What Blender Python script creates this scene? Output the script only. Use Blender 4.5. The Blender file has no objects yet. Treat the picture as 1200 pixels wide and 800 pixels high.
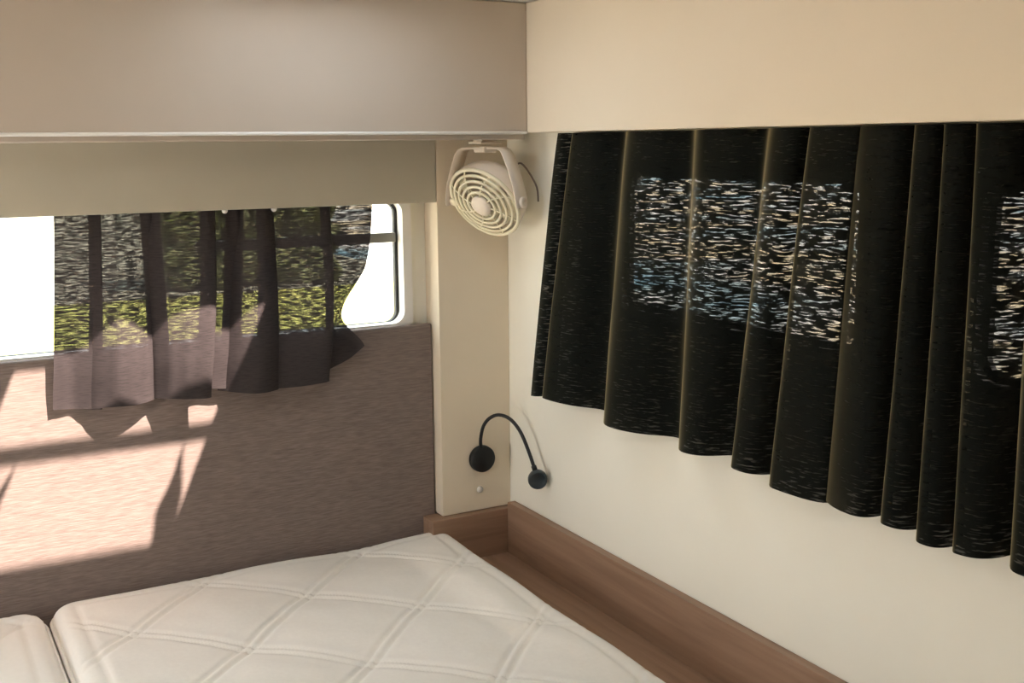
import bpy, bmesh, math, random
from mathutils import Vector, Matrix, noise
random.seed(7)
S = bpy.context.scene
COL = S.collection
PI = math.pi

# ------------------------------------------------------------------ materials
def mat(name, color, rough=0.6, spec=0.4, metal=0.0):
    m = bpy.data.materials.new(name); m.use_nodes = True
    b = m.node_tree.nodes['Principled BSDF']
    b.inputs['Base Color'].default_value = (*color, 1)
    b.inputs['Roughness'].default_value = rough
    b.inputs['Metallic'].default_value = metal
    b.inputs['Specular IOR Level'].default_value = spec
    return m

def nd(nt, t, **k):
    n = nt.nodes.new(t)
    for a, v in k.items(): setattr(n, a, v)
    return n

def ramp(nt, src, stops, interp='LINEAR'):
    r = nd(nt, 'ShaderNodeValToRGB'); r.color_ramp.interpolation = interp
    e = r.color_ramp.elements
    while len(e) < len(stops): e.new(0.5)
    for i, (p, c) in enumerate(stops):
        e[i].position = p; e[i].color = (*c, 1) if len(c) == 3 else c
    nt.links.new(src, r.inputs[0]); return r

def mottled(name, c1, c2, scale, rough=0.6, stretch=(1, 1, 1), spec=0.35, bump=0.0, detail=4, coord='Object'):
    """two-tone noise colour (real variation of the material) with an optional bump"""
    m = mat(name, c1, rough, spec); nt = m.node_tree; b = nt.nodes['Principled BSDF']
    tc = nd(nt, 'ShaderNodeTexCoord'); mp = nd(nt, 'ShaderNodeMapping'); mp.inputs['Scale'].default_value = stretch
    nt.links.new(tc.outputs[coord], mp.inputs['Vector'])
    n = nd(nt, 'ShaderNodeTexNoise'); n.inputs['Scale'].default_value = scale; n.inputs['Detail'].default_value = detail
    nt.links.new(mp.outputs[0], n.inputs['Vector'])
    r = ramp(nt, n.outputs['Fac'], [(0.32, c1), (0.68, c2)])
    nt.links.new(r.outputs[0], b.inputs['Base Color'])
    if bump:
        bp = nd(nt, 'ShaderNodeBump'); bp.inputs['Strength'].default_value = bump; bp.inputs['Distance'].default_value = 0.002
        nt.links.new(n.outputs['Fac'], bp.inputs['Height']); nt.links.new(bp.outputs[0], b.inputs['Normal'])
    return m

M = {}
M['cream'] = mottled('cream_wallboard', (.52, .485, .385), (.54, .505, .405), 9, rough=.55, spec=.3)
M['wallb'] = mottled('ivory_wallboard', (.87, .85, .745), (.89, .87, .765), 7, rough=.55, spec=.3)
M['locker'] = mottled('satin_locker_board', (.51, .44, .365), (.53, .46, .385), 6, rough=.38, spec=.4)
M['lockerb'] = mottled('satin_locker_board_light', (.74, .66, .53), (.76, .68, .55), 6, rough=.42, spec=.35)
M['post'] = mottled('cream_post_board', (.73, .64, .50), (.75, .66, .52), 8, rough=.5, spec=.3)
M['white'] = mat('white_plastic', (.85, .83, .78), .4)
M['ceil'] = mottled('ceiling_lining', (.84, .80, .72), (.86, .82, .74), 12, rough=.7)
M['black'] = mat('matt_black_metal', (.006, .0065, .007), .45, .4)
M['headblue'] = mat('blue_black_lamp_housing', (.022, .032, .038), .42, .5)
M['seal'] = mat('black_rubber_seal', (.03, .028, .025), .6)
M['grey'] = mat('grey_window_rail', (.30, .29, .26), .5)
M['fan'] = mat('cream_fan_plastic', (.80, .71, .60), .42, .45)
M['fanlight'] = mat('translucent_fan_plastic', (.88, .82, .62), .4, .45)
M['fanlight'].node_tree.nodes['Principled BSDF'].inputs['Transmission Weight'].default_value = .12
M['cord'] = mat('grey_cord', (.20, .165, .14), .6)
M['floor'] = mottled('dark_vinyl_floor', (.16, .12, .09), (.20, .15, .11), 5, rough=.5, stretch=(1, 9, 1))
M['gravel'] = mottled('pale_gravel', (.5, .48, .44), (.66, .64, .6), .35, rough=.95, spec=.1)
M['piping'] = mat('white_piping', (.80, .78, .73), .8, .1)

def wood(name, rot=0.0):
    m = mat(name, (.2, .12, .08), .42, .35); nt = m.node_tree; b = nt.nodes['Principled BSDF']
    tc = nd(nt, 'ShaderNodeTexCoord'); mp = nd(nt, 'ShaderNodeMapping')
    mp.inputs['Scale'].default_value = (55, 3.0, 55) if not rot else (3.0, 55, 55)
    nt.links.new(tc.outputs['Object'], mp.inputs['Vector'])
    n = nd(nt, 'ShaderNodeTexNoise'); n.inputs['Scale'].default_value = 1.0; n.inputs['Detail'].default_value = 6; n.inputs['Distortion'].default_value = .6
    nt.links.new(mp.outputs[0], n.inputs['Vector'])
    r = ramp(nt, n.outputs['Fac'], [(0.25, (.23, .137, .088)), (0.5, (.30, .187, .123)), (0.78, (.37, .236, .162))])
    nt.links.new(r.outputs[0], b.inputs['Base Color'])
    bp = nd(nt, 'ShaderNodeBump'); bp.inputs['Strength'].default_value = .15; bp.inputs['Distance'].default_value = .001
    nt.links.new(n.outputs['Fac'], bp.inputs['Height']); nt.links.new(bp.outputs[0], b.inputs['Normal'])
    return m
M['wood_y'] = wood('brown_wood_laminate')
M['wood_x'] = wood('brown_wood_laminate_cross', 1)

def weave_headboard():
    m = mat('grey_brown_woven_fabric', (.2, .16, .14), .85, .15); nt = m.node_tree; b = nt.nodes['Principled BSDF']
    tc = nd(nt, 'ShaderNodeTexCoord'); mp = nd(nt, 'ShaderNodeMapping'); mp.inputs['Scale'].default_value = (45, 45, 620)
    nt.links.new(tc.outputs['Object'], mp.inputs['Vector'])
    n = nd(nt, 'ShaderNodeTexNoise'); n.inputs['Scale'].default_value = 1.0; n.inputs['Detail'].default_value = 3
    nt.links.new(mp.outputs[0], n.inputs['Vector'])
    r = ramp(nt, n.outputs['Fac'], [(0.25, (.155, .122, .107)), (0.75, (.265, .213, .188))])
    nt.links.new(r.outputs[0], b.inputs['Base Color'])
    bp = nd(nt, 'ShaderNodeBump'); bp.inputs['Strength'].default_value = .35; bp.inputs['Distance'].default_value = .001
    nt.links.new(n.outputs['Fac'], bp.inputs['Height']); nt.links.new(bp.outputs[0], b.inputs['Normal'])
    return m
M['headboard'] = weave_headboard()

def curtain_cloth(name, c1, c2, lo, hi, tmax, slub=1.0, base_open=0.0, sheen=0.0):
    """dark loosely woven cloth: diffuse threads plus small gaps between the weft threads that let the daylight through"""
    m = bpy.data.materials.new(name); m.use_nodes = True; nt = m.node_tree
    nt.nodes.clear()
    out = nd(nt, 'ShaderNodeOutputMaterial')
    uv = nd(nt, 'ShaderNodeUVMap'); uv.uv_map = 'UVMap'
    mp = nd(nt, 'ShaderNodeMapping'); mp.inputs['Scale'].default_value = (44 * slub, 380 * slub, 1)
    nt.links.new(uv.outputs[0], mp.inputs['Vector'])
    n = nd(nt, 'ShaderNodeTexNoise'); n.noise_dimensions = '2D'
    n.inputs['Scale'].default_value = 1.0; n.inputs['Detail'].default_value = 2.0; n.inputs['Roughness'].default_value = .6
    nt.links.new(mp.outputs[0], n.inputs['Vector'])
    mr = nd(nt, 'ShaderNodeMapRange'); mr.inputs['From Min'].default_value = lo; mr.inputs['From Max'].default_value = hi
    mr.inputs['To Min'].default_value = base_open; mr.inputs['To Max'].default_value = tmax
    nt.links.new(n.outputs['Fac'], mr.inputs['Value'])
    r = ramp(nt, n.outputs['Fac'], [(0.3, c1), (0.7, c2)])
    d = nd(nt, 'ShaderNodeBsdfPrincipled'); d.inputs['Roughness'].default_value = .9; d.inputs['Specular IOR Level'].default_value = .1
    d.inputs['Sheen Weight'].default_value = sheen; d.inputs['Sheen Roughness'].default_value = .33; d.inputs['Sheen Tint'].default_value = (1, .86, .5, 1)
    nt.links.new(r.outputs[0], d.inputs['Base Color'])
    tl = nd(nt, 'ShaderNodeBsdfTranslucent'); nt.links.new(r.outputs[0], tl.inputs['Color'])
    mx0 = nd(nt, 'ShaderNodeMixShader'); mx0.inputs[0].default_value = .04
    nt.links.new(d.outputs[0], mx0.inputs[1]); nt.links.new(tl.outputs[0], mx0.inputs[2])
    t = nd(nt, 'ShaderNodeBsdfTransparent')
    mx = nd(nt, 'ShaderNodeMixShader')
    nt.links.new(mr.outputs[0], mx.inputs[0]); nt.links.new(mx0.outputs[0], mx.inputs[1]); nt.links.new(t.outputs[0], mx.inputs[2])
    nt.links.new(mx.outputs[0], out.inputs['Surface'])
    return m
M['curtA'] = curtain_cloth('charcoal_curtain_cloth', (.036, .031, .031), (.060, .050, .050), .46, .76, .13, slub=1.2)
M['curtB'] = curtain_cloth('black_curtain_cloth', (.0030, .0042, .0035), (.0042, .0056, .0046), 0.54, .76, .115, sheen=1.0)

def glass(name, tint, gloss=.06):
    m = bpy.data.materials.new(name); m.use_nodes = True; nt = m.node_tree; nt.nodes.clear()
    out = nd(nt, 'ShaderNodeOutputMaterial'); t = nd(nt, 'ShaderNodeBsdfTransparent'); t.inputs[0].default_value = (*tint, 1)
    g = nd(nt, 'ShaderNodeBsdfGlossy'); g.inputs['Roughness'].default_value = .05
    mx = nd(nt, 'ShaderNodeMixShader'); mx.inputs[0].default_value = gloss
    nt.links.new(t.outputs[0], mx.inputs[1]); nt.links.new(g.outputs[0], mx.inputs[2]); nt.links.new(mx.outputs[0], out.inputs['Surface'])
    return m
M['glass'] = glass('acrylic_pane', (.94, .97, .96))
M['glassb'] = glass('tinted_acrylic_pane', (.93, .96, .96))

def mattress_mat():
    m = mottled('white_quilted_ticking', (.87, .85, .80), (.89, .87, .82), 120, rough=.75, spec=.15, bump=.12, detail=3)
    return m
M['mattress'] = mattress_mat()

# ------------------------------------------------------------------ helpers
def link(name, bm, m, parent=None, smooth=False, loc=None):
    me = bpy.data.meshes.new(name); bm.to_mesh(me); bm.free()
    if smooth:
        for p in me.polygons: p.use_smooth = True
    o = bpy.data.objects.new(name, me); COL.objects.link(o)
    if m: me.materials.append(m)
    if parent:
        o.parent = parent
        o.matrix_parent_inverse = Matrix.Translation(-Vector(parent.location)) if parent.location.length else Matrix()
    return o

def tag(o, label=None, cat=None, group=None, kind=None):
    if label: o['label'] = label
    if cat: o['category'] = cat
    if group: o['group'] = group
    if kind: o['kind'] = kind
    return o

def thing(name, label, cat, loc=(0, 0, 0), group=None):
    o = bpy.data.objects.new(name, None); COL.objects.link(o); o.location = loc; o.empty_display_size = .05
    return tag(o, label, cat, group)

def struct_empty(name, loc=(0, 0, 0)):
    o = bpy.data.objects.new(name, None); COL.objects.link(o); o.location = loc; o['kind'] = 'structure'; return o

def add_box(bm, x0, x1, y0, y1, z0, z1, bev=0.0, seg=2):
    mtx = Matrix.Translation(((x0 + x1) / 2, (y0 + y1) / 2, (z0 + z1) / 2)) @ Matrix.Diagonal((abs(x1 - x0), abs(y1 - y0), abs(z1 - z0), 1))
    r = bmesh.ops.create_cube(bm, size=1, matrix=mtx)
    if bev:
        es = {e for v in r['verts'] for e in v.link_edges}
        bmesh.ops.bevel(bm, geom=list(es), offset=bev, segments=seg, affect='EDGES', profile=.5)

def box(name, x0, x1, y0, y1, z0, z1, m, parent=None, bev=0.0, seg=2, smooth=False):
    bm = bmesh.new(); add_box(bm, x0, x1, y0, y1, z0, z1, bev, seg)
    return link(name, bm, m, parent, smooth)

def structure(name, bm, m, smooth=False):
    o = link(name, bm, m, None, smooth); o['kind'] = 'structure'; return o

def frame_of(d, up=Vector((0, 0, 1))):
    d = d.normalized()
    if abs(d.dot(up)) > .98: up = Vector((0, 1, 0))
    a = d.cross(up).normalized(); b = a.cross(d).normalized()
    return a, b

def add_tube(bm, pts, r, n=10, closed=False, cap=True, flat=None):
    """swept tube through pts; flat=(width, thickness, normal) sweeps a strap instead"""
    pts = [Vector(p) for p in pts]; rings = []
    N = len(pts); pa = None
    for i, p in enumerate(pts):
        if closed: d = pts[(i + 1) % N] - pts[i - 1]
        else: d = pts[min(i + 1, N - 1)] - pts[max(i - 1, 0)]
        d.normalize()
        if pa is None: a, b = frame_of(d)
        else:
            a = (pa - d * pa.dot(d)).normalized(); b = a.cross(d)
        pa = a
        rr = r[i] if isinstance(r, (list, tuple)) else r
        rings.append([bm.verts.new(p + a * rr * math.cos(2 * PI * k / n) + b * rr * math.sin(2 * PI * k / n)) for k in range(n)])
    M_ = N if closed else N - 1
    for i in range(M_):
        A, B = rings[i], rings[(i + 1) % N]
        for k in range(n):
            bm.faces.new((A[k], A[(k + 1) % n], B[(k + 1) % n], B[k]))
    if cap and not closed:
        bm.faces.new(rings[0]); bm.faces.new(rings[-1][::-1])
    bmesh.ops.recalc_face_normals(bm, faces=bm.faces)

def add_lathe(bm, prof, origin, axis, n=32, caps=True):
    """prof: list of (radius, height along axis)"""
    axis = Vector(axis).normalized(); a, b = frame_of(axis); o = Vector(origin); rings = []
    for r, h in prof:
        if r < 1e-6: rings.append([bm.verts.new(o + axis * h)])
        else: rings.append([bm.verts.new(o + axis * h + a * r * math.cos(2 * PI * k / n) + b * r * math.sin(2 * PI * k / n)) for k in range(n)])
    for A, B in zip(rings, rings[1:]):
        for k in range(n):
            k2 = (k + 1) % n
            if len(A) == 1 and len(B) == 1: continue
            if len(A) == 1: bm.faces.new((A[0], B[k2], B[k]))
            elif len(B) == 1: bm.faces.new((A[k], A[k2], B[0]))
            else: bm.faces.new((A[k], A[k2], B[k2], B[k]))
    if caps:
        if len(rings[0]) > 1: bm.faces.new(rings[0][::-1])
        if len(rings[-1]) > 1: bm.faces.new(rings[-1])
    bmesh.ops.recalc_face_normals(bm, faces=bm.faces)

def catmull(P, k=6, closed=False):
    P = [Vector(p) for p in P]; out = []
    N = len(P)
    for i in range(N - 1):
        p0 = P[max(i - 1, 0)]; p1 = P[i]; p2 = P[i + 1]; p3 = P[min(i + 2, N - 1)]
        for j in range(k):
            t = j / k; t2 = t * t; t3 = t2 * t
            out.append(.5 * (2 * p1 + (p2 - p0) * t + (2 * p0 - 5 * p1 + 4 * p2 - p3) * t2 + (3 * p1 - p0 - 3 * p2 + p3) * t3))
    out.append(P[-1]); return out

def rrect(u0, u1, v0, v1, r, n=8):
    pts = []
    for cu, cv, a0 in ((u1 - r, v1 - r, 0), (u0 + r, v1 - r, PI / 2), (u0 + r, v0 + r, PI), (u1 - r, v0 + r, 1.5 * PI)):
        for k in range(n + 1):
            a = a0 + PI / 2 * k / n; pts.append((cu + r * math.cos(a), cv + r * math.sin(a)))
    return pts

def ring(name, outer, inner, w0, w1, place, m, parent=None):
    """flat frame between two loops of equal length, extruded from w0 to w1; place(u, v, w) -> point"""
    bm = bmesh.new()
    L = [[bm.verts.new(place(u, v, w)) for u, v in loop] for loop in (outer, inner) for w in (w0, w1)]
    O0, O1, I0, I1 = L; n = len(O0)
    for k in range(n):
        k2 = (k + 1) % n
        bm.faces.new((O0[k], O0[k2], O1[k2], O1[k])); bm.faces.new((I0[k], I1[k], I1[k2], I0[k2]))
        bm.faces.new((O0[k], I0[k], I0[k2], O0[k2])); bm.faces.new((O1[k], O1[k2], I1[k2], I1[k]))
    bmesh.ops.recalc_face_normals(bm, faces=bm.faces)
    return link(name, bm, m, parent)

def holed(bm, place, u0, u1, v0, v1, w0, w1, hole):
    """slab with a rectangular hole, as four boxes; place maps (u, v, w) extents to an add_box call"""
    a, b, c, d = hole
    for (p, q, r, s) in ((u0, a, v0, v1), (b, u1, v0, v1), (a, b, v0, c), (a, b, d, v1)):
        if q - p > 1e-5 and s - r > 1e-5: place(bm, p, q, r, s, w0, w1)

on_y = lambda bm, p, q, r, s, w0, w1: add_box(bm, p, q, w0, w1, r, s)      # wall facing y: u = x, v = z
on_x = lambda bm, p, q, r, s, w0, w1: add_box(bm, w0, w1, p, q, r, s)      # wall facing x: u = y, v = z
on_z = lambda bm, p, q, r, s, w0, w1: add_box(bm, p, q, r, s, w0, w1)      # slab: u = x, v = y

# ------------------------------------------------------------------ shell
XL, YF, ZC = -2.30, -3.20, 1.848
WA = (-1.30, -.2085, 1.2555, 1.494)            # opening of the window behind the headboard
WB = (-.925, -.395, 1.325, 1.552)             # openings behind the black curtain (y, z), split in two to darken the middle pleats
WC = (-1.90, -1.110, 1.325, 1.552)

bm = bmesh.new(); holed(bm, on_y, XL - .04, .04, 0, 1.90, .060, .095, (WA[0] - .012, WA[1] + .012, WA[2] - .012, WA[3] + .012))
structure('wall_back', bm, M['wallb'])
bm = bmesh.new(); holed(bm, on_x, -1.04, .060, 0, 1.90, 0, .035, (WB[0] - .012, WB[1] + .012, WB[2] - .012, WB[3] + .012))
holed(bm, on_x, YF - .04, -1.04, 0, 1.90, 0, .035, (WC[0] - .012, WC[1] + .012, WC[2] - .012, WC[3] + .012))
structure('wall_right', bm, M['wallb'])
LW = (-.98, -.06, .65, 1.45)
bm = bmesh.new(); holed(bm, on_x, YF - .04, .060, 0, 1.90, XL - .04, XL, LW)
structure('wall_left', bm, M['wood_y'])
bm = bmesh.new(); add_box(bm, XL, 0, YF - .04, YF, 0, 1.90)
structure('wall_front', bm, M['wood_x'])
box('floor', XL - .04, .04, YF - .04, .095, -.04, 0, M['floor'])['kind'] = 'structure'
HX0, HX1, HY0, HY1 = -.650, -.270, -.680, -.288
bm = bmesh.new(); holed(bm, on_z, XL - .04, .04, YF - .04, .095, ZC, ZC + .010, (HX0, HX1, HY0, HY1))
bm.free()
bm = bmesh.new()
SX0, SX1, SY0, SY1 = -1.38, -1.00, -1.22, -.84
holed(bm, on_z, XL - .04, .04, -.75, .095, ZC, ZC + .010, (HX0, HX1, HY0, HY1))
holed(bm, on_z, XL - .04, .04, YF - .04, -.75, ZC, ZC + .010, (SX0, SX1, SY0, SY1))
structure('ceiling', bm, M['ceil'])
w6 = struct_empty('fill_window_6', (-1.19, -1.03, ZC))  # second roof window, out of view, added so sun bounces off the bed
ring('frame', rrect(SX0 - .04, SX1 + .04, SY0 - .04, SY1 + .04, .04), rrect(SX0 + .002, SX1 - .002, SY0 + .002, SY1 - .002, .03), ZC - .012, ZC - .0005, lambda u, v, w: (u, v, w), M['white'], w6)

# header board over the window and the corner post panel
bm = bmesh.new(); add_box(bm, XL + .001, -.1565, 0, .018, 1.4905, 1.6185, .0015)
structure('trim_1', bm, M['cream'])
bm = bmesh.new()
add_box(bm, -.156, -.0003, 0, .0595, .8625, 1.6185, .0015)
structure('trim_2', bm, M['post'])

# ---- window behind the headboard
w1 = struct_empty('window_1', (-.75, .07, 1.37))
pl_y = lambda u, v, w: (u, w, v)
ring('rim', rrect(WA[0] - .018, WA[1] + .018, WA[2] - .014, WA[3] + .014, .022), rrect(WA[0], WA[1], WA[2], WA[3], .024), .046, .072, pl_y, M['white'], w1)
ring('seal', rrect(WA[0] - .004, WA[1] + .004, WA[2] - .004, WA[3] + .004, .026), rrect(WA[0] + .006, WA[1] - .006, WA[2] + .0005, WA[3] - .005, .021), .073, .084, pl_y, M['seal'], w1)
bm = bmesh.new(); add_box(bm, -.60, WA[1] - .005, .068, .082, 1.4125, 1.4315, .002); link('crossbar', bm, M['grey'], w1)
bm = bmesh.new(); add_box(bm, WA[0], WA[1], .085, .089, WA[2], WA[3]); link('pane', bm, M['glass'], w1)

# ---- window behind the black curtain
pl_x = lambda u, v, w: (w, u, v)
for wname, W in (('window_2', WB), ('window_7', WC)):
    w2 = struct_empty(wname, (.02, (W[0] + W[1]) / 2, 1.44))
    ring('rim', rrect(W[0] - .018, W[1] + .018, W[2] - .018, W[3] + .018, .03), rrect(W[0], W[1], W[2], W[3], .026), -.003, .010, pl_x, M['seal'], w2)
    ring('seal', rrect(W[0] - .006, W[1] + .006, W[2] - .006, W[3] + .006, .03), rrect(W[0] + .008, W[1] - .008, W[2] + .008, W[3] - .008, .022), .011, .020, pl_x, M['seal'], w2)
    bm = bmesh.new(); add_box(bm, .021, .025, W[0], W[1], W[2], W[3]); link('pane', bm, M['glassb'], w2)

# ---- side window out of view, added to light the room
w3 = struct_empty('fill_window_3', (XL - .02, -1.6, 1.2))
ring('frame', rrect(LW[0] - .03, LW[1] + .03, LW[2] - .03, LW[3] + .03, .04), rrect(LW[0] + .012, LW[1] - .012, LW[2] + .012, LW[3] - .012, .04), XL - .03, XL + .012, pl_x, M['white'], w3)
# ---- roof window in the ceiling: sunlight falls through it on the headboard
w5 = struct_empty('window_5', (-.46, -.48, ZC))
box('blind', HX0, HX1, HY0, -.4625, ZC + .0005, ZC + .004, M['white'], w5)
box('crossbar', HX0, HX1, -.3702, -.3552, ZC + .001, ZC + .006, M['grey'], w5)
def stay(pts, m):
    bm = bmesh.new(); lo = [bm.verts.new((x, y, ZC + .001)) for x, y in pts]; hi = [bm.verts.new((x, y, ZC + .005)) for x, y in pts]
    bm.faces.new(lo); bm.faces.new(hi[::-1]); n = len(lo)
    for k in range(n): bm.faces.new((lo[k], lo[(k + 1) % n], hi[(k + 1) % n], hi[k]))
    bmesh.ops.recalc_face_normals(bm, faces=bm.faces); return link('stay', bm, m, w5)
sp = [(-.3095, -.371), (-.300, -.390), (-.2855, -.408), (-.2775, -.424), (-.2745, -.440), (-.273, -.4622), (-.300, -.4622), (-.308, -.448), (-.3155, -.434), (-.3125, -.421), (-.3085, -.402), (-.3105, -.385)]
sp = [(v.x, v.y) for v in catmull([(x, y, 0) for x, y in sp + sp[:1]], 4)[:-1]]
stay(sp, M['grey']); stay([(-.8990 - x, y) for x, y in sp], M['grey'])

# ------------------------------------------------------------------ overhead lockers
t = thing('overhead_locker', 'long beige overhead locker above the headboard window with a rounded pale lower lip', 'cabinet', (-1.15, -.09, 1.62))
LX0, LX1 = XL + .002, -.0503
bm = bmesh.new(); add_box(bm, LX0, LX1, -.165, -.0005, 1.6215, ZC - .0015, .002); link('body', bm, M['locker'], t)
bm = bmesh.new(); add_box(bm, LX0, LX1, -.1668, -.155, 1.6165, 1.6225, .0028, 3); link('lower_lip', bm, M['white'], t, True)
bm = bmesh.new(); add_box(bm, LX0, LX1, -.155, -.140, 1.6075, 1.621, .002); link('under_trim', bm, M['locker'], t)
t = thing('overhead_locker', 'smooth cream overhead locker above the black curtain on the right', 'cabinet', (-.025, -1.4, 1.62))
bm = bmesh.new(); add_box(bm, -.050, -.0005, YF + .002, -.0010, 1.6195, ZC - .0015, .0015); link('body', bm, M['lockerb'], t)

# ------------------------------------------------------------------ headboard
hb = box('headboard', XL + .002, -.158, .030, .0455, .6005, 1.2525, M['headboard'], None, .004, 3)
tag(hb, 'wide padded headboard in grey-brown woven fabric under the window', 'headboard')

# ------------------------------------------------------------------ wooden bed surround
t = thing('bed_surround', 'brown wooden bed surround with a raised edge and narrow shelf along the right wall', 'bed frame', (-.06, -.8, 0))
box('side_upright', -.018, -.0005, YF + .3, -.0185, .50, .8755, M['wood_y'], t, .001)
box('trim_3', -.1865, -.0005, -.0175, .0295, .6005, .8615, M['wood_x'], None, .001)['kind'] = 'structure'
box('shelf', -.128, -.0185, YF + .3, -.0180, .745, .768, M['wood_y'], t, .001)
tag(box('bed_plinth', XL + .003, -.1290, YF + .3, .0470, .001, .600, M['wood_x'], None, .002), 'brown wooden bed base underneath the white quilted mattresses', 'bed')

# ------------------------------------------------------------------ mattresses
def seam(d, period, off):
    q = (d - off) / period; q -= round(q); return abs(q) * period
def make_mattress(name, label, x0, x1, y0, y1, zt, seed, off):
    t = thing(name, label, 'mattress', ((x0 + x1) / 2, (y0 + y1) / 2, .601), None)
    nx = int((x1 - x0) / .0045); ny = int((y1 - y0) / .0045)
    bm = bmesh.new(); G = []
    R = .024
    def dome(d):     # rounded edge
        if d >= R: return 0
        return -(R - math.sqrt(max(R * R - (R - d) ** 2, 0)))
    for i in range(nx + 1):
        row = []
        x = x0 + (x1 - x0) * i / nx
        for j in range(ny + 1):
            y = y0 + (y1 - y0) * j / ny
            dx = min(x - x0, x1 - x); dy = min(y - y0, y1 - y)
            rr = .045                                     # corner rounding in plan
            d = min(dx, dy); px, py = x, y
            if dx < rr and dy < rr:
                d = max(rr - math.hypot(rr - dx, rr - dy), 0)
                if math.hypot(rr - dx, rr - dy) > rr:
                    s = rr / math.hypot(rr - dx, rr - dy)
                    qx, qy = rr - (rr - dx) * s, rr - (rr - dy) * s
                    px = x0 + qx if x - x0 < x1 - x else x1 - qx
                    py = y0 + qy if y - y0 < y1 - y else y1 - qy
            z = zt + dome(d)
            a = seam(y - x, .292, off[0]); b = seam(x + y, .302, off[1])
            puff = 0.0
            for s in (a, b):
                w = .012                                  # a stitched channel, two rows 26 mm apart
                puff -= .0038 * math.exp(-((s - w) / .0055) ** 2) - .0005 * math.exp(-(s / .007) ** 2)
                puff += .0032 * (1 - math.exp(-(max(s - w, 0) / .055) ** 2))
            e = min(d / .05, 1)
            z += puff * e
            z += .0045 * noise.noise((px * 5 + seed, py * 5, 0)) * min(d / .02 + .45, 1)
            z += .0016 * noise.noise((px * 17 + seed, py * 17, 3)) * e
            z -= .004 * math.exp(-((d - .040) / .006) ** 2) * (1 if d < .1 else 0) * .6
            row.append(bm.verts.new((px, py, z)))
        G.append(row)
    for i in range(nx):
        for j in range(ny): bm.faces.new((G[i][j], G[i + 1][j], G[i + 1][j + 1], G[i][j + 1]))
    # side walls
    loop = [G[i][0] for i in range(nx + 1)] + [G[nx][j] for j in range(1, ny + 1)] + [G[i][ny] for i in range(nx - 1, -1, -1)] + [G[0][j] for j in range(ny - 1, 0, -1)]
    prev = loop
    for zz, grow in ((zt - .07, .003), (zt - .13, .003), (.6015, -.002)):
        cx, cy = (x0 + x1) / 2, (y0 + y1) / 2
        cur = [bm.verts.new((v.co.x + (grow if v.co.x > cx else -grow) * min(1, abs(v.co.x - cx) * 4), v.co.y, zz)) for v in loop]
        n = len(loop)
        for k in range(n): bm.faces.new((prev[k], cur[k], cur[(k + 1) % n], prev[(k + 1) % n]))
        prev = cur
    bmesh.ops.recalc_face_normals(bm, faces=bm.faces)
    path = [v.co.copy() for v in loop]
    link('quilted_cover', bm, M['mattress'], t, True)
    # piping along the shoulder seam
    pp = [p + Vector((0, 0, .0005)) for p in path[::3]]
    bm = bmesh.new(); add_tube(bm, pp, .0042, 6, True); link('piping', bm, M['piping'], t, True)
    return t
make_mattress('mattress', 'large white quilted mattress in the corner beside the wooden shelf', -.899, -.142, -1.75, .024, .829, 1.3, (.040, -.362))
make_mattress('mattress', 'white quilted mattress at the left edge, left of the seam', -2.18, -.908, -1.75, .024, .824, 5.1, (.040, -.06))

# ------------------------------------------------------------------ curtain over the headboard window
# columns: x top, y top, x hem, y hem, z hem
CA = [(-.839, .035, -.866, .020, 1.166), (-.809, .030, -.831, .022, 1.164), (-.766, .031, -.790, .006, 1.161), (-.784, .043, -.812, .017, 1.162), (-.748, .030, -.770, -.004, 1.165),
      (-.719, .040, -.733, .002, 1.163), (-.699, .034, -.702, .014, 1.166), (-.670, .030, -.670, .020, 1.172), (-.700, .042, -.708, .024, 1.169),
      (-.672, .026, -.681, .000, 1.168), (-.628, .030, -.646, -.010, 1.165), (-.574, .027, -.608, -.010, 1.164), (-.598, .043, -.632, .010, 1.177),
      (-.555, .036, -.575, .014, 1.171), (-.522, .033, -.552, .018, 1.167), (-.552, .044, -.588, .024, 1.168), (-.500, .028, -.528, -.010, 1.161),
      (-.468, .036, -.480, .010, 1.160), (-.496, .044, -.520, .022, 1.161), (-.429, .030, -.450, -.002, 1.163), (-.361, .033, -.387, -.004, 1.167),
      (-.376, .042, -.404, .016, 1.174), (-.317, .038, -.340, .018, 1.200), (-.273, .036, -.311, .004, 1.226)]
MID = {len(CA) - 1: ((-.293, .030), (-.350, .018)), len(CA) - 2: ((-.325, .034), (-.362, .020)), 21: ((-.374, .036), (-.382, .022))}
VS = (0, .45, .78, 1.0)
def build_cloth(name, rows, m, parent, thick=None):
    """rows[j][i] grid of points (j down, i across); UVs in metres along the cloth"""
    bm = bmesh.new(); uvl = bm.loops.layers.uv.new('UVMap')
    V = [[bm.verts.new(p) for p in r] for r in rows]
    mid = rows[len(rows) // 2]; u = [0.0]
    for a, b in zip(mid, mid[1:]): u.append(u[-1] + (b - a).length)
    for j in range(len(V) - 1):
        for i in range(len(V[0]) - 1):
            f = bm.faces.new((V[j][i], V[j][i + 1], V[j + 1][i + 1], V[j + 1][i]))
            for lp, (jj, ii) in zip(f.loops, ((j, i), (j, i + 1), (j + 1, i + 1), (j + 1, i))):
                lp[uvl].uv = (u[ii], rows[jj][ii].z)
    return link(name, bm, m, parent, True)
def lag(v, ys):
    # piecewise catmull through the four stations
    P = [Vector((y, 0, 0)) for y in ys]
    for i in range(3):
        if v <= VS[i + 1] or i == 2:
            t = (v - VS[i]) / (VS[i + 1] - VS[i]); break
    p0 = ys[max(i - 1, 0)]; p1 = ys[i]; p2 = ys[i + 1]; p3 = ys[min(i + 2, 3)]
    return .5 * (2 * p1 + (p2 - p0) * t + (2 * p0 - 5 * p1 + 4 * p2 - p3) * t * t + (3 * p1 - p0 - 3 * p2 + p3) * t ** 3)
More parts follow.
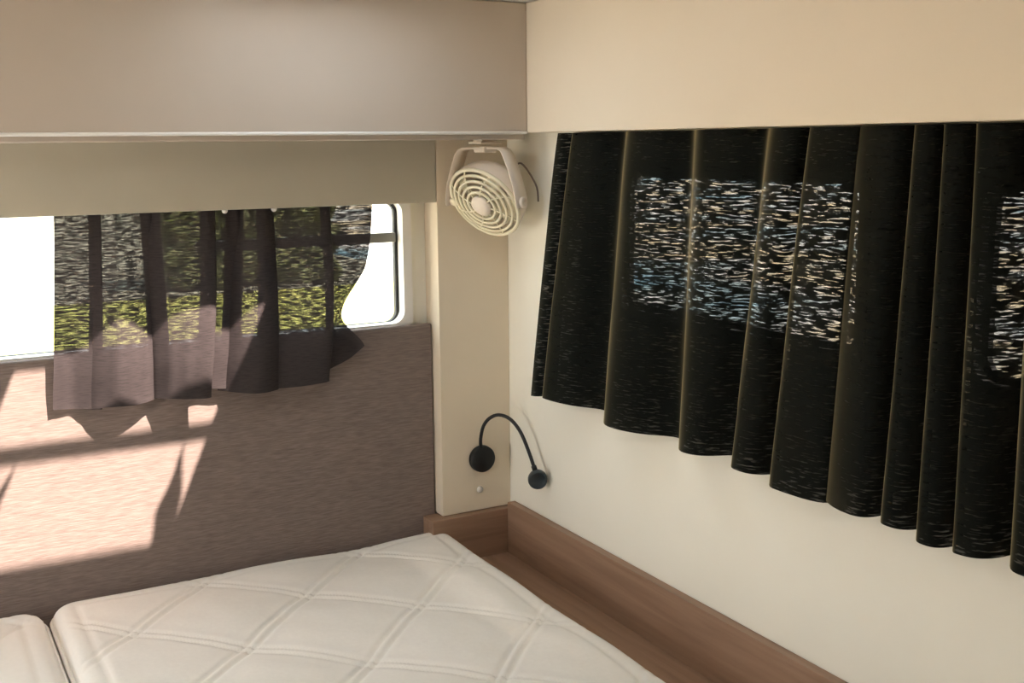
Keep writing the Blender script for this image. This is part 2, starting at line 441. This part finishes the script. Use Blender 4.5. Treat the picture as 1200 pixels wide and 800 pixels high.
ct = thing('curtain', 'short charcoal curtain hanging open over the headboard window, its right corner curled up', 'curtain', (-.58, .03, 1.49))
rows = []
NV = 40
ZT = 1.4985
for j in range(NV + 1):
    v = j / NV; ctrl = []
    for i, (xt, yt, xb, yb, zb) in enumerate(CA):
        lx = lambda f: xt + (xb - xt) * f
        e = v ** 1.3
        xs = [xt, lx(.45), lx(.78), xb]; ys = [yt, yt + (yb - yt) * .95 - .004, yt + (yb - yt) * 1.05 - .005, yb]
        if i in MID:
            xs[1], ys[1] = MID[i][0]; xs[2], ys[2] = MID[i][1]
        x = lag(v, xs); y = lag(v, ys); z = ZT + (zb - ZT) * v
        ctrl.append((x, y, z))
    r = catmull(ctrl, 7)
    for i, p in enumerate(r):      # gathers under the heading tape and a slightly uneven hem
        g = max(0, 1 - v * 5)
        p.y += .0032 * math.sin(i * 1.25) * (.25 + .75 * g) * (1 - .3 * v)
        p.y = min(p.y, .047 - .020 * min(1, max(0, v - .55) / .22))
    rows.append(r)
cloth = build_cloth('cloth', rows, M['curtA'], ct)
for x in (-.559, -.470):
    bm = bmesh.new(); add_lathe(bm, [(0, -.0055), (.004, -.004), (.0055, 0), (.004, .004), (0, .0055)], (x, .0205, 1.4885), (0, 1, 0), 14)
    o = link('white_bead', bm, M['white'], ct, True)  # small white bead at the header's lower edge

# ------------------------------------------------------------------ black curtain on the right wall
PK = [(-.256, -.196), (-.309, -.240), (-.485, -.452), (-.661, -.656), (-.820, -.769), (-.880, -.850), (-.998, -.991), (-1.048, -1.046),
      (-1.088, -1.099), (-1.132, -1.151), (-1.210, -1.230), (-1.300, -1.335), (-1.39, -1.44), (-1.50, -1.56), (-1.62, -1.69), (-1.74, -1.80)]
OV = [.9, .4, .2, .5, .9, 3.2, .8, .75, .75, .8, .9, .8, .5, .5, .5, .5]
ct2 = thing('curtain', 'long black pleated curtain hanging across the right wall under the cream locker', 'curtain', (-.03, -1.0, 1.615))
rows = []
NV = 36
for j in range(NV + 1):
    v = j / NV; r = []
    z0 = 1.6175 + (1.1385 - 1.6175) * v
    k_ = v ** .85
    pk = -.041 - .023 * v; vl = -.013 - .001 * v
    for i in range(len(PK) - 1):
        ya = PK[i][0] + (PK[i][1] - PK[i][0]) * k_; yb = PK[i + 1][0] + (PK[i + 1][1] - PK[i + 1][0]) * k_
        wd = abs(yb - ya); amp = min(1.0, .85 + wd * 1.0); nsub = 22
        for s in range(nsub):
            tau = s / nsub
            g = .5 - .5 * math.cos(2 * PI * tau ** 1.3)
            x = pk + (vl - pk) * g * amp
            y = ya + (yb - ya) * tau
            y -= OV[i] * .013 * math.sin(2 * PI * tau) * (.8 + .2 * v)
            # shallow extra ripples in the broad pleats
            if wd > .12: x += .003 * math.sin(2 * PI * tau * 2.0) * math.sin(PI * tau)
            x += .0012 * noise.noise((y * 20, v * 3, .5))
            x = min(x, -.0065)
            r.append(Vector((x, y, z0 + .004 * v * math.sin((i + tau) * 2.1))))
    rows.append(r)
build_cloth('cloth', rows, M['curtB'], ct2)

# ------------------------------------------------------------------ reading lamp
t = thing('reading_lamp', 'black gooseneck reading lamp on the corner post', 'lamp', (-.069, 0, .972))
bm = bmesh.new(); add_lathe(bm, [(0, -.0005), (.0265, -.0005), (.0275, .003), (.0270, .012), (.0245, .0155), (0, .0165)], (-.069, 0, .972), (0, -1, 0), 40); link('wall_plate', bm, M['black'], t, True)
neck = catmull([(-.0700, -.0120, .992), (-.0750, -.0125, 1.004), (-.0745, -.014, 1.0229), (-.0711, -.020, 1.0449), (-.0630, -.032, 1.0615), (-.0520, -.050, 1.0698), (-.0395, -.072, 1.0641), (-.0310, -.096, 1.0438), (-.0274, -.120, 1.0126), (-.0271, -.144, .9808)], 7)
bm = bmesh.new(); add_tube(bm, neck, .0036, 10); link('gooseneck', bm, M['black'], t, True)
hd = neck[-1]; ax = (neck[-1] - neck[-5]).normalized()
hax = Vector((-.42, -.84, -.10)).normalized()
hc = Vector((-.0245, -.1520, .9600))
bm = bmesh.new(); add_lathe(bm, [(0, -.0115), (.013, -.0112), (.0172, -.0085), (.0188, -.003), (.0190, .003), (.0182, .0075), (.0150, .0095), (.0145, .0088), (0, .0088)], hc, hax, 36); link('lamp_head', bm, M['headblue'], t, True)
bm = bmesh.new(); add_tube(bm, [hd + ax * -.004, hd + ax * .006], .0052, 12); link('joint', bm, M['black'], t, True)

bm = bmesh.new(); add_lathe(bm, [(0, -.0005), (.0068, -.0005), (.0068, .0015), (.005, .003), (0, .0035)], (-.072, 0, .906), (0, -1, 0), 20)
tag(link('screw_cap', bm, M['white'], None, True), 'small round white screw cap on the post below the black reading lamp', 'screw cap')

# ------------------------------------------------------------------ clip-on fan in the corner
FC = Vector((-.104, -.102, 1.495))
FN = Vector((-.77, -.32, -.55)).normalized()            # blowing towards the bed
side = Vector((FN.y, -FN.x, 0)).normalized()             # pivot axis
if side.y > 0: side = -side                              # towards the camera
t = thing('fan', 'small cream swivelling fan with a round guard hanging under the locker in the corner', 'fan', (FC.x, FC.y, 1.608))
fu = side.cross(FN).normalized()
# housing: shallow drum behind the guard
bm = bmesh.new(); add_lathe(bm, [(.0735, .002), (.0752, -.004), (.0742, -.014), (.070, -.030), (.060, -.044), (.040, -.052), (.034, -.054), (.032, -.072), (.024, -.078), (0, -.079)], FC, FN, 48, False)
link('housing', bm, M['fan'], t, True)
# guard: rings on a shallow dome plus ribs
bm = bmesh.new()
dome = lambda r: .012 * (1 - (r / .074) ** 2) + .004
def circ(r, h, n=48): return [FC + FN * h + (side * math.cos(2 * PI * k / n) + fu * math.sin(2 * PI * k / n)) * r for k in range(n)]
for r in (.030, .041, .052, .063): add_tube(bm, circ(r, dome(r)), .0030, 6, True)
add_tube(bm, circ(.0735, .004), .0038, 8, True)
for k in range(8):
    a = 2 * PI * k / 8 + .25; dr = lambda aa: side * math.cos(aa) + fu * math.sin(aa)
    pts = [FC + dr(a + .35 * (r - .02) / .054) * r + FN * dome(r) for r in (.018, .030, .042, .054, .064, .0735)]
    add_tube(bm, pts, .0019, 6)
g = link('guard', bm, M['fanlight'], t, True)
bm = bmesh.new(); add_lathe(bm, [(.0215, .010), (.022, .014), (.020, .0185), (.012, .0205), (0, .021)], FC, FN, 32); link('hub_cover', bm, M['fan'], t, True)
# blades
bm = bmesh.new()
for k in range(4):
    a0 = 2 * PI * k / 4 + .2; NB = 8; A = []
    for i in range(NB + 1):
        r = .014 + .050 * i / NB; row = []
        for q in range(7):
            s = q / 6 - .5; aa = a0 + s * 1.05 + .35 * i / NB
            d = side * math.cos(aa) + fu * math.sin(aa)
            row.append(bm.verts.new(FC + d * r * (1 - .10 * (2 * s) ** 4 * (i / NB)) + FN * (-.010 + .020 * s)))
        A.append(row)
    for i in range(NB):
        for q in range(6): bm.faces.new((A[i][q], A[i + 1][q], A[i + 1][q + 1], A[i][q + 1]))
bl = link('blades', bm, M['fanlight'], t, True)
sm = bl.modifiers.new('thick', 'SOLIDIFY'); sm.thickness = .0015
# lower bright lip with a small latch lobe
bm = bmesh.new(); lp = FC + (-fu if fu.z > 0 else fu) * .072 * .35 + side * -.068
add_lathe(bm, [(0, -.008), (.008, -.007), (.0105, -.002), (.0105, .004), (.007, .008), (0, .009)], FC - side * .0735 + FN * .001, FN, 20)
link('guard_latch', bm, M['fanlight'], t, True)
# yoke
def strap(bm, pts, width_dirs, thick):
    prev = None
    for p, (w, tdir) in zip(pts, width_dirs):
        p = Vector(p); cur = [bm.verts.new(p + w * a + tdir * thick * b) for a, b in ((-.5, -.5), (.5, -.5), (.5, .5), (-.5, .5))]
        if prev:
            for k in range(4): bm.faces.new((prev[k], prev[(k + 1) % 4], cur[(k + 1) % 4], cur[k]))
        else: bm.faces.new(cur[::-1])
        prev = cur
    bm.faces.new(prev); bmesh.ops.recalc_face_normals(bm, faces=bm.faces)
RP = .0845
pathy = [(-RP, -.010), (-RP + .0005, .004), (-.080, .030), (-.070, .060), (-.060, .084), (-.054, .093), (-.044, .097), (-.02, .0975), (.02, .0975), (.040, .097), (.048, .093), (.055, .084), (.066, .060), (.077, .030), (RP - .0005, .004), (RP, -.010)]
pts = []; wd = []
fh = Vector((FN.x, FN.y, 0)).normalized()
pv = [Vector((a, 0, b)) for a, b in pathy]
for i, (a, b) in enumerate(pathy):
    pts.append(FC + side * a + Vector((0, 0, b)))
    d = (pv[min(i + 1, len(pv) - 1)] - pv[max(i - 1, 0)]).normalized()
    nrm = side * (-d.z) + Vector((0, 0, d.x))
    w = .030 if 4 < i < 11 else .034 - .004 * (1 if i in (0, 15) else 0)
    wd.append((fh * w, nrm))
bm = bmesh.new(); strap(bm, pts, wd, .0042)
bmesh.ops.bevel(bm, geom=[e for e in bm.edges if e.calc_face_angle(0) > 1.0], offset=.0012, segments=2, affect='EDGES')
link('yoke', bm, M['fan'], t, True)
for s in (-1, 1):
    bm = bmesh.new(); add_lathe(bm, [(0, -.0105), (.006, -.0105), (.0085, -.0075), (.010, -.002), (.0105, .0025), (.008, .0045), (.0045, .0048), (.004, .0035), (0, .0033)], FC + side * s * (RP + .0035), side * s, 20)
    link('pivot_knob', bm, M['fan'], t, True)
bm = bmesh.new(); add_box(bm, FC.x - .022, FC.x + .022, FC.y - .026, FC.y + .026, 1.6000, 1.6040, .0015)
add_box(bm, FC.x - .016, FC.x + .016, FC.y - .018, FC.y + .018, 1.6035, 1.6212, .002)
link('mounting_plate', bm, M['fan'], t)
bm = bmesh.new(); add_box(bm, FC.x - .014, FC.x + .014, FC.y - .020, FC.y + .020, 1.584, 1.5955, .003, 3); link('clamp_nut', bm, M['fan'], t)
cd = catmull([FC - FN * .0785 + Vector((0, 0, 0)), FC - FN * .086 + Vector((.002, -.006, .006)), FC - FN * .084 + Vector((.016, -.02, .022)), FC + Vector((.088, -.034, .030)), FC + Vector((.090, -.040, -.002))], 6)
cd = [Vector((min(p.x, -.004), p.y, p.z)) for p in cd]
bm = bmesh.new(); add_tube(bm, cd, .0018, 8); link('cord', bm, M['cord'], t, True)

# ------------------------------------------------------------------ outdoors
def ground_mat():
    m = mat('ground_outside', (.5, .5, .45), .95, .1); nt = m.node_tree; b = nt.nodes['Principled BSDF']
    tc = nd(nt, 'ShaderNodeTexCoord')
    n = nd(nt, 'ShaderNodeTexNoise'); n.inputs['Scale'].default_value = .22; n.inputs['Detail'].default_value = 3
    nt.links.new(tc.outputs['Object'], n.inputs['Vector'])
    r = ramp(nt, n.outputs['Fac'], [(0.30, (.16, .30, .36)), (0.42, (.36, .42, .40)), (0.50, (.62, .60, .55)), (0.58, (.66, .53, .32)), (0.70, (.50, .48, .40))])
    nt.links.new(r.outputs[0], b.inputs['Base Color']); return m
M['ground'] = ground_mat()
M['grass'] = mottled('yellow_green_meadow', (.45, .46, .12), (.62, .60, .17), .9, rough=.95, spec=.05)
g = box('ground', -120, 120, -120, 160, -.95, -.90, M['ground']); g['kind'] = 'structure'
box('lawn', -40, 8, 11.5, 17, -.899, -.86, M['grass'], None); bpy.data.objects['lawn']['kind'] = 'structure'
M['yard'] = mottled('olive_grey_gravel', (.30, .29, .22), (.44, .42, .32), .6, rough=.95, spec=.05)
box('yard', -60, 8, 17.001, 90, -.899, -.87, M['yard'], None)['kind'] = 'structure'

bm = bmesh.new()
for k in range(200):        # leafy clumps massed into a hedge
    x = random.uniform(3.3, 6.2); z = random.uniform(-.8, 1.55); y = 18.2 + random.uniform(-.35, .45)
    mtx = Matrix.Translation((x, y, z)) @ Matrix.Rotation(random.uniform(0, 6), 4, Vector((random.random(), random.random(), 1)).normalized()) @ Matrix.Diagonal((random.uniform(.25, .42), random.uniform(.2, .34), random.uniform(.2, .36), 1))
    r_ = bmesh.ops.create_icosphere(bm, subdivisions=3, radius=1, matrix=mtx)
    for v in r_['verts']: v.co += Vector((random.uniform(-.05, .05), random.uniform(-.05, .05), random.uniform(-.05, .05)))
for v in bm.verts: v.co.z = max(v.co.z, -.858)
M['hedge'] = mottled('hedge_leaves', (.10, .12, .06), (.30, .31, .14), 7, rough=.8, spec=.2, bump=1.0)
tag(link('hedge', bm, M['hedge'], None, True), 'dark green hedge across the lawn outside, behind the charcoal curtain', 'hedge')

# ------------------------------------------------------------------ light
w = bpy.data.worlds.new('sky'); S.world = w; w.use_nodes = True
nt = w.node_tree; bg = nt.nodes['Background']
tc = nd(nt, 'ShaderNodeTexCoord'); sx = nd(nt, 'ShaderNodeSeparateXYZ'); nt.links.new(tc.outputs['Generated'], sx.inputs[0])
r = ramp(nt, sx.outputs['Z'], [(0.0, (1.0, .98, .95)), (0.5, (.82, .91, 1.0))])
nt.links.new(r.outputs[0], bg.inputs['Color']); bg.inputs['Strength'].default_value = 5.0

sun = bpy.data.lights.new('sun', 'SUN'); so = bpy.data.objects.new('sun', sun); COL.objects.link(so)
sun.energy = 29; sun.angle = math.radians(.6); sun.color = (1.0, .80, .70)
so.rotation_euler = Vector((-.85, 1, -1.93)).to_track_quat('-Z', 'Y').to_euler(); so.location = (3, -3, 6)

def portal(name, loc, rot, sx_, sy_):
    l = bpy.data.lights.new(name, 'AREA'); l.shape = 'RECTANGLE'; l.size = sx_; l.size_y = sy_; l.cycles.is_portal = True
    o = bpy.data.objects.new(name, l); COL.objects.link(o); o.location = loc; o.rotation_euler = rot; return o
portal('sky_portal_side', (XL - .01, (LW[0] + LW[1]) / 2, (LW[2] + LW[3]) / 2), (0, -PI / 2, 0), LW[3] - LW[2], LW[1] - LW[0])
portal('sky_portal_head', ((WA[0] + WA[1]) / 2, .08, (WA[2] + WA[3]) / 2), (-PI / 2, 0, 0), WA[1] - WA[0], WA[3] - WA[2])

# ------------------------------------------------------------------ camera
cam = bpy.data.cameras.new('camera'); co = bpy.data.objects.new('camera', cam); COL.objects.link(co); S.camera = co
cam.sensor_width = 36; cam.lens = 36 * 1321.16 / 1200; cam.clip_start = .05; cam.clip_end = 500
VA, VB, f = Vector((2400, -253, 1321.16)).normalized(), Vector((-751, -225, 1321.16)).normalized(), 1321.16
dZ = VA.cross(VB)                                   # rows of R: world axes seen in the camera (x right, y down, z forward)
R = Matrix((VA, VB, dZ))
right = R @ Vector((1, 0, 0)); up = R @ Vector((0, -1, 0)); back = R @ Vector((0, 0, -1))
mw = Matrix((right, up, back)).transposed().to_4x4(); mw.translation = (-1.092, -1.967, 1.60)
co.matrix_world = mw

S.view_settings.view_transform = 'Standard'; S.view_settings.look = 'None'
S.view_settings.gamma = 1; S.view_settings.use_curve_mapping = False; S.view_settings.exposure = .33
S.cycles.max_bounces = 10; S.cycles.diffuse_bounces = 6; S.cycles.transparent_max_bounces = 24
S.cycles.use_denoising = True
